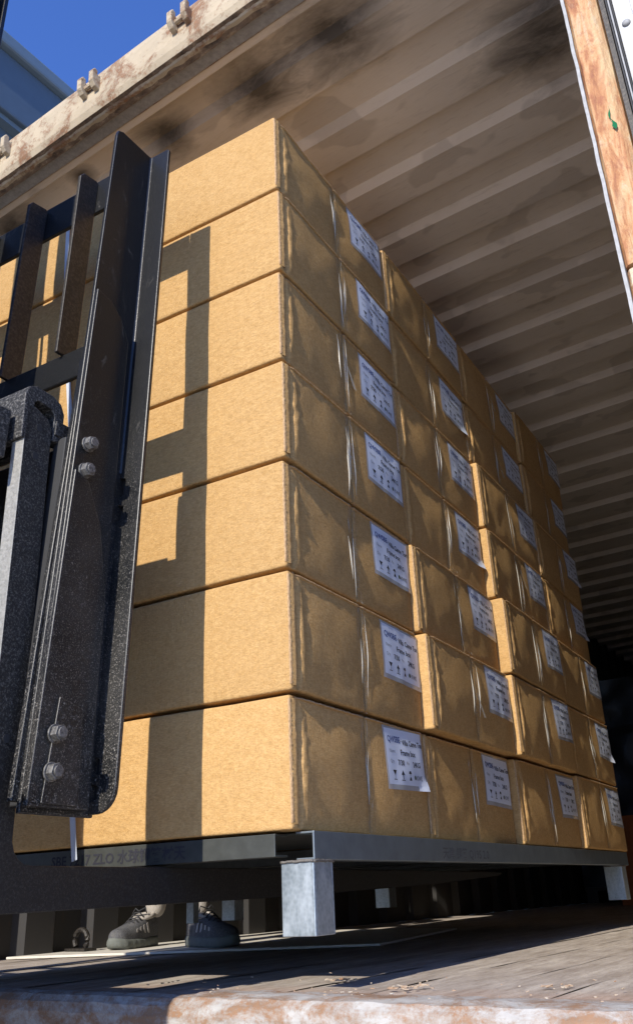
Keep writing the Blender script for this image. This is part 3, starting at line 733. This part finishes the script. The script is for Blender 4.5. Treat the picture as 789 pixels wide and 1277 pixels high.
# ================================================================= STEEL PLATE, RING, DEBRIS
b = MB()
pl = [(-2.9, 2.22), (-1.71, 2.83), (-1.95, 3.9), (-2.9, 3.9)]
b.prism(pl, lambda u, v, w_: (u, v, w_), .0015, .0095)
PLATEM = plain('sun_pale_steel_plate', (.62, .58, .50), .7, 0, 20, .3)  # bright colour stands in for sunlight that does not reach the plate
o = b.build('steel_plate', PLATEM, None, bevel=.0015); tag(o, 'thin steel plate painted sun-pale on the container floor under the shoes', 'steel plate')
b = MB()
b.tube([(-2.83+.035*math.cos(a*.35), 2.50, .048+.035*math.sin(a*.35)) for a in range(-2, 12)], .010, 8)
b.box(-2.885, -2.775, 2.47, 2.53, .010, .020)
o = b.build('lashing_ring', WORN, None, smooth=False); tag(o, 'small dark steel lashing ring on the floor beside the ribbed wall', 'lashing ring')
b = MB()
def chip(x, y, s, z0):
    a = rnd.random()*6.28; pts = []
    for k in range(5):
        q = a+k*1.257+jit(.3); r_ = s*rnd.uniform(.5, 1); pts.append(Vector((x+r_*math.cos(q), y+r_*math.sin(q)*.6, z0+.0008+rnd.random()*s*.35)))
    low = [p-Vector((0, 0, .0012)) for p in pts]
    b.add(pts+low, [(0,1,2,3,4), (9,8,7,6,5)]+[(i, (i+1) % 5, 5+(i+1) % 5, 5+i) for i in range(5)])
for k in range(60):
    chip(rnd.uniform(-1.5, -.35), 1.42+abs(rnd.gauss(0, .16)), rnd.uniform(.002, .006), .008)
for cx_, cy_ in ((-.93, 1.62), (-.92, 1.60), (-.90, 1.63), (-1.16, 1.72), (-1.12, 1.71), (-.99, 1.50), (-.66, 1.68)):
    for k in range(7): chip(cx_+jit(.03), cy_+jit(.02), rnd.uniform(.004, .012), .004)
def mat_chip():
    m = NM('paint_and_rust_chips'); f = m.noise(30, 3); return m.set(m.ramp(f, [(.3, (.30, .15, .07)), (.55, (.45, .36, .26)), (.7, (.60, .56, .48))]), .85)
o = b.build('paint_flakes', mat_chip()); o['kind'] = 'stuff'

# ================================================================= DARK CARGO DEEP INSIDE
DARKW = plain('dark_plastic_wrap', (.010, .011, .014), .4, 0, 12, .4, .8)
cr = random.Random(3)
cn = 0
desc = ['dark wrapped load at the left wall deep in the container', 'dark wrapped load in the middle of the container far behind the cartons', 'dark wrapped load by the right wall deep in the container']
for k, (x0, x1, h) in enumerate(((-2.85, -2.08, 1.92), (-2.04, -1.25, 1.75), (-1.2, -.35, 1.85))):
    b = MB(); y0 = 8.3+.1*k
    def side(u, v, x0=x0, x1=x1, h=h, y0=y0):
        per = [(x0, y0), (x1, y0), (x1, y0+1.1), (x0, y0+1.1), (x0, y0)]
        s_ = u*4; i = min(int(s_), 3); f_ = s_-i
        x = per[i][0]+(per[i+1][0]-per[i][0])*f_; y = per[i][1]+(per[i+1][1]-per[i][1])*f_
        q = mn.noise(Vector((x*5, y*5, v*h*6)))*.03+mn.noise(Vector((x*16, y*16, v*h*22)))*.012
        sgn = Vector((x-(x0+x1)/2, y-y0-.55, 0)).normalized()
        sc = 1 if v < .97 else .96
        return ((x0+x1)/2+((x-(x0+x1)/2)+sgn.x*q)*sc, y+sgn.y*q, .13+v*(h-.13))
    b.grid(side, 64, 40); b.box(x0+.04, x1-.04, y0+.04, y0+1.06, h-.08, h-.01)
    t = thing('wrapped_load', desc[k], 'wrapped load', ((x0+x1)/2, y0+.5, 0), 0, 'dark wrapped loads deep in the container')
    b.v = [(v[0]-t.location.x, v[1]-t.location.y, v[2]) for v in b.v]; b.build('plastic_wrap', DARKW, t, smooth=True, fix=False)
    b = MB(); w2 = (x1-x0)/2
    for q in (-1, 0, 1): b.box(q*(w2-.06)-.05, q*(w2-.06)+.05, -.5, .6, .0, .10)
    b.box(-w2, w2, -.5, .6, .10, .128); b.build('pallet_base', WORN, t)
# orange crate low down in front of them
t = thing('plastic_crate', 'orange plastic crate low on the floor far behind the last cartons', 'crate', (-1.90, 7.4, .003))
OC = plain('orange_plastic', (.40, .11, .015), .5)
b = MB(); t_ = .012
b.box(-.30, .30, -.20, .20, 0, t_); b.box(-.30, .30, -.20, -.20+t_, t_, .62); b.box(-.30, .30, .20-t_, .20, t_, .62); b.box(-.30, -.30+t_, -.188, .188, t_, .62); b.box(.30-t_, .30, -.188, .188, t_, .62)
b.build('tub', OC, t)
b = MB()
for z_ in (.16, .36, .60): b.box(-.312, .312, -.212, -.2005, z_, z_+.03)
for q in range(6): b.box(-.30+q*.118, -.285+q*.118, -.210, -.2005, .05, .60)
b.build('rib', OC, t)

# ================================================================= PERSON BY THE LEFT WALL
per = thing('person', 'person in dark trousers and grey running shoes standing on the steel plate behind the forks', 'person', (-2.62, 2.79, .0100))
ZP = .0100
def skin_body():
    J = {}; E = []; Rr = []
    V = []
    def v(n, p, r, r2=None): J[n] = len(V); V.append(p); Rr.append((r, r2 or r))
    def e(*ns):
        for a, c in zip(ns, ns[1:]): E.append((J[a], J[c]))
    v('pel', (.02, .03, .93), .135, .10); v('abd', (.02, .03, 1.08), .125, .095); v('che', (.02, .02, 1.28), .15, .105); v('uch', (.02, .02, 1.40), .13, .085)
    v('nk', (.02, .01, 1.49), .052); v('hd0', (.02, -.005, 1.55), .062, .07); v('hd1', (.02, -.005, 1.62), .078, .092); v('hd2', (.02, .0, 1.69), .072, .085); v('hd3', (.02, .0, 1.735), .04, .05)
    e('pel', 'abd', 'che', 'uch', 'nk', 'hd0', 'hd1', 'hd2', 'hd3')
    for s, an in ((-1, (-.115, .0)), (1, (.175, -.060))):
        k = 'L' if s > 0 else 'R'
        v(k+'hip', (.02+s*.085, .03, .88), .092); v(k+'kn', (.01+s*.085, .0-.01, .48), .060); v(k+'cal', ((an[0]+.01+s*.085)/2, (an[1]+.02)/2, .33), .056)
        v(k+'ank', (an[0], an[1], .095), .040); e('pel', k+'hip', k+'kn', k+'cal', k+'ank')
        v(k+'sho', (.02+s*.175, .02, 1.39), .060); v(k+'elb', (.02+s*.20, .04, 1.11), .043); v(k+'wri', (.02+s*.165, -.14, .92), .026, .030)
        v(k+'pal', (.02+s*.155, -.19, .895), .020, .036); e('uch', k+'sho', k+'elb', k+'wri', k+'pal')
        for q, (off, ln) in enumerate(((-.027, .070), (-.009, .078), (.009, .074), (.026, .058))):
            a = (.02+s*.150, -.225, .895+off*.95); m1 = (a[0]-s*.004, a[1]-ln*.45, a[2]-.012); m2 = (a[0]-s*.016, a[1]-ln*.78, a[2]-.032)
            v('%sf%d0' % (k, q), a, .0100); v('%sf%d1' % (k, q), m1, .0088); v('%sf%d2' % (k, q), m2, .0075); e(k+'pal', '%sf%d0' % (k, q), '%sf%d1' % (k, q), '%sf%d2' % (k, q))
        v(k+'t0', (.02+s*.140, -.185, .930), .011); v(k+'t1', (.02+s*.122, -.215, .945), .0095); v(k+'t2', (.02+s*.112, -.245, .942), .008); e(k+'pal', k+'t0', k+'t1', k+'t2')
    me = bpy.data.meshes.new('body'); me.from_pydata(V, E, []); ob = bpy.data.objects.new('body', me); COL.objects.link(ob)
    md = ob.modifiers.new('s', 'SKIN'); md.use_smooth_shade = True
    for i, sv in enumerate(me.skin_vertices[0].data): sv.radius = Rr[i]; sv.use_root = (i == 0)
    ss = ob.modifiers.new('u', 'SUBSURF'); ss.levels = 2; ss.render_levels = 2
    dg = bpy.context.evaluated_depsgraph_get(); out = bpy.data.meshes.new_from_object(ob.evaluated_get(dg))
    bpy.data.objects.remove(ob); return out
bm_ = skin_body()
SKIN = plain('skin', (.50, .30, .20), .5, 0, 60, .08); TRO = plain('dark_trousers', (.025, .028, .035), .9, 0, 150, .3, .4); JAC = plain('grey_work_jacket', (.10, .115, .13), .85, 0, 150, .2, .4); SOCK = plain('beige_grey_sock', (.42, .38, .33), .95, 0, 300, .3, .8)
for mt in (SKIN, TRO, JAC, SOCK): bm_.materials.append(mt)
for p in bm_.polygons:
    c = p.center; arm = abs(c.x-.02) > .12 and c.z < 1.35
    if c.z > 1.475: k = 0
    elif arm and c.z > .80 and (c.y < -.125): k = 0
    elif c.z > .93 or (arm and c.z > .8 and c.y < .03 and abs(c.x-.02) > .15): k = 2
    elif c.z > .155: k = 1
    else: k = 3
    p.material_index = k; p.use_smooth = True
link('body', bm_, per)
b = MB()
b.grid(lambda u, v: (.02+.086*math.sin(v*1.75)*math.cos(u*6.283), .012+.100*math.sin(v*1.75)*math.sin(u*6.283), 1.665+.092*math.cos(v*1.75)), 24, 10)
b.build('hair', plain('black_hair', (.012, .011, .010), .6, 0, 200, .4, .6), per, smooth=True)
b = MB()
for s in (-1, 1):
    b.tube([(.02+s*.030, -.084, 1.632), (.02+s*.030, -.094, 1.632)], [.012, .006], 10); b.tube([(.02+s*.078, -.004, 1.60), (.02+s*.092, .004, 1.635), (.02+s*.078, .006, 1.655)], [.006, .014, .006], 8, 1)
b.tube([(.02, -.088, 1.635), (.02, -.108, 1.600), (.02, -.094, 1.590)], [.008, .013, .010], 8, 1); b.tube([(-.003, -.088, 1.565), (.02, -.095, 1.563), (.043, -.088, 1.565)], .005, 6, 1)
b.build('face', [INK, SKIN], per, smooth=True)
b = MB()
b.grid(lambda u, v: (.02+(.155+.012*math.sin(v*9))*math.cos(u*6.283)*(1-.12*v), .025+(.112+.008*math.sin(v*9))*math.sin(u*6.283), .90+.50*v), 32, 14)
b.build('jacket', JAC, per, smooth=True)
SOLE = plain('grey_shoe_sole', (.13, .14, .125), .8, 0, 60, .25, .5)
def mat_knit():
    m = NM('charcoal_mesh_upper'); v = m.n('ShaderNodeTexVoronoi'); v.inputs['Scale'].default_value = 260; m.L(m.co, v.inputs['Vector']); f = m.noise(25, 4)
    c = m.mix(v.outputs['Distance'], (.035, .035, .038), (.12, .12, .125)); c = m.mix(m.ramp(f, [(.5, 0), (.7, .5)]), c, (.17, .165, .16)); m.bump(v.outputs['Distance'], .6, .002); return m.set(c, .85)
KNIT = mat_knit(); LACE = plain('dark_laces', (.03, .03, .032), .8); GREYP = plain('pale_shoe_panel', (.36, .34, .32), .8, 0, 120, .3)
def shoe(loc, rz):
    L = .285
    def half(t):   # sole half width along the foot, heel t=0 -> toe t=1
        return .030*min(1, (t/.05)**.5 if t < .05 else 1)+.017*math.sin(math.pi*min(1, t*.78+.05))**2 - (.028*((t-.86)/.14)**2 if t > .86 else 0)
    b = MB(); n, mseg = 36, 10
    def sec(t, k):      # lugged midsole cross section
        x = L*t; w_ = half(t)+.004; lug = .0045*(1 if (int(t*16) % 2) else -1)
        lift = .014*max(0, (t-.75)/.25)**2+.004*max(0, (.12-t)/.12)
        return [(x, -w_*.9, lift), (x, w_*.9, lift), (x, w_+lug*.5, .010+lift), (x, w_, .026+lift*.6), (x, w_*.85, .036+lift*.4), (x, -w_*.85, .036+lift*.4), (x, -w_, .026+lift*.6), (x, -w_-lug*.5, .010+lift)][k]
    for i in range(n+1):
        for k in range(8): b.v.append(sec(min(max(i/n, .004), .996), k))
    for i in range(n):
        for k in range(8): b.f.append([i*8+k, i*8+(k+1) % 8, (i+1)*8+(k+1) % 8, (i+1)*8+k]); b.m.append(0)
    b.f += [list(range(8)), list(range(n*8, n*8+8))]; b.m += [0, 0]
    up = b.build('shoe', SOLE, per, smooth=True); up.location = loc; up.rotation_euler = (0, 0, rz)
    b = MB()
    def upper(u, v):
        t = .02+.955*u; a = math.pi*v; x = L*t
        hgt = .085-.010*u if u < .32 else .082-.052*((u-.32)/.68)**.8
        if u > .93: hgt *= max(.2, 1-((u-.93)/.07)**2*.75)
        w_ = half(t)*(.97 if u > .35 else .92)
        y = w_*math.cos(a); y = abs(y)**.85*(1 if y > 0 else -1)*(w_**.15)
        z = .034+(hgt-.0)*math.sin(a)**.75
        return (x, y, z)
    b.grid(upper, 34, 16); b.build('upper', KNIT, up, smooth=True)
    b = MB(); b.tube([(.03+.045*(1-math.cos(a*.524)), .034*math.sin(a*.524), .108+.008*math.cos(a*.524)) for a in range(13)], .009, 8); b.build('collar', SOCK, up, smooth=True)
    b = MB()
    for k in range(6):
        x = .118+k*.017; z = .122-k*.0095
        b.tube([(x, -.026, z-.014), (x+.004, -.010, z+.001), (x+.001, .010, z+.001), (x, .026, z-.014)], .0028, 6)
    b.tube([(.112, .0, .128), (.098, -.024, .138), (.105, -.034, .118)], .0026, 6); b.tube([(.112, .0, .128), (.100, .024, .140), (.108, .034, .120)], .0026, 6)
    b.build('lace', LACE, up, smooth=True)
    for s in (-1, 1):
        for k in range(4): b = MB(); b.prism([(.095+k*.026, .050), (.106+k*.026, .050), (.118+k*.022, .085-k*.006), (.108+k*.022, .088-k*.006)], lambda u, v, w_: (u, w_*1.0, v), s*.0415, s*.0435); b.build('side_panel', GREYP, up, bevel=.001)
    return up
def at_toe(heel, toe): 
    d = Vector(toe)-Vector(heel); return (heel[0]-per.location.x, heel[1]-per.location.y, 0), math.atan2(d.y, d.x)
shoe(*at_toe((-2.745, 2.800), (-2.690, 2.530)))
shoe(*at_toe((-2.485, 2.730), (-2.205, 2.665)))
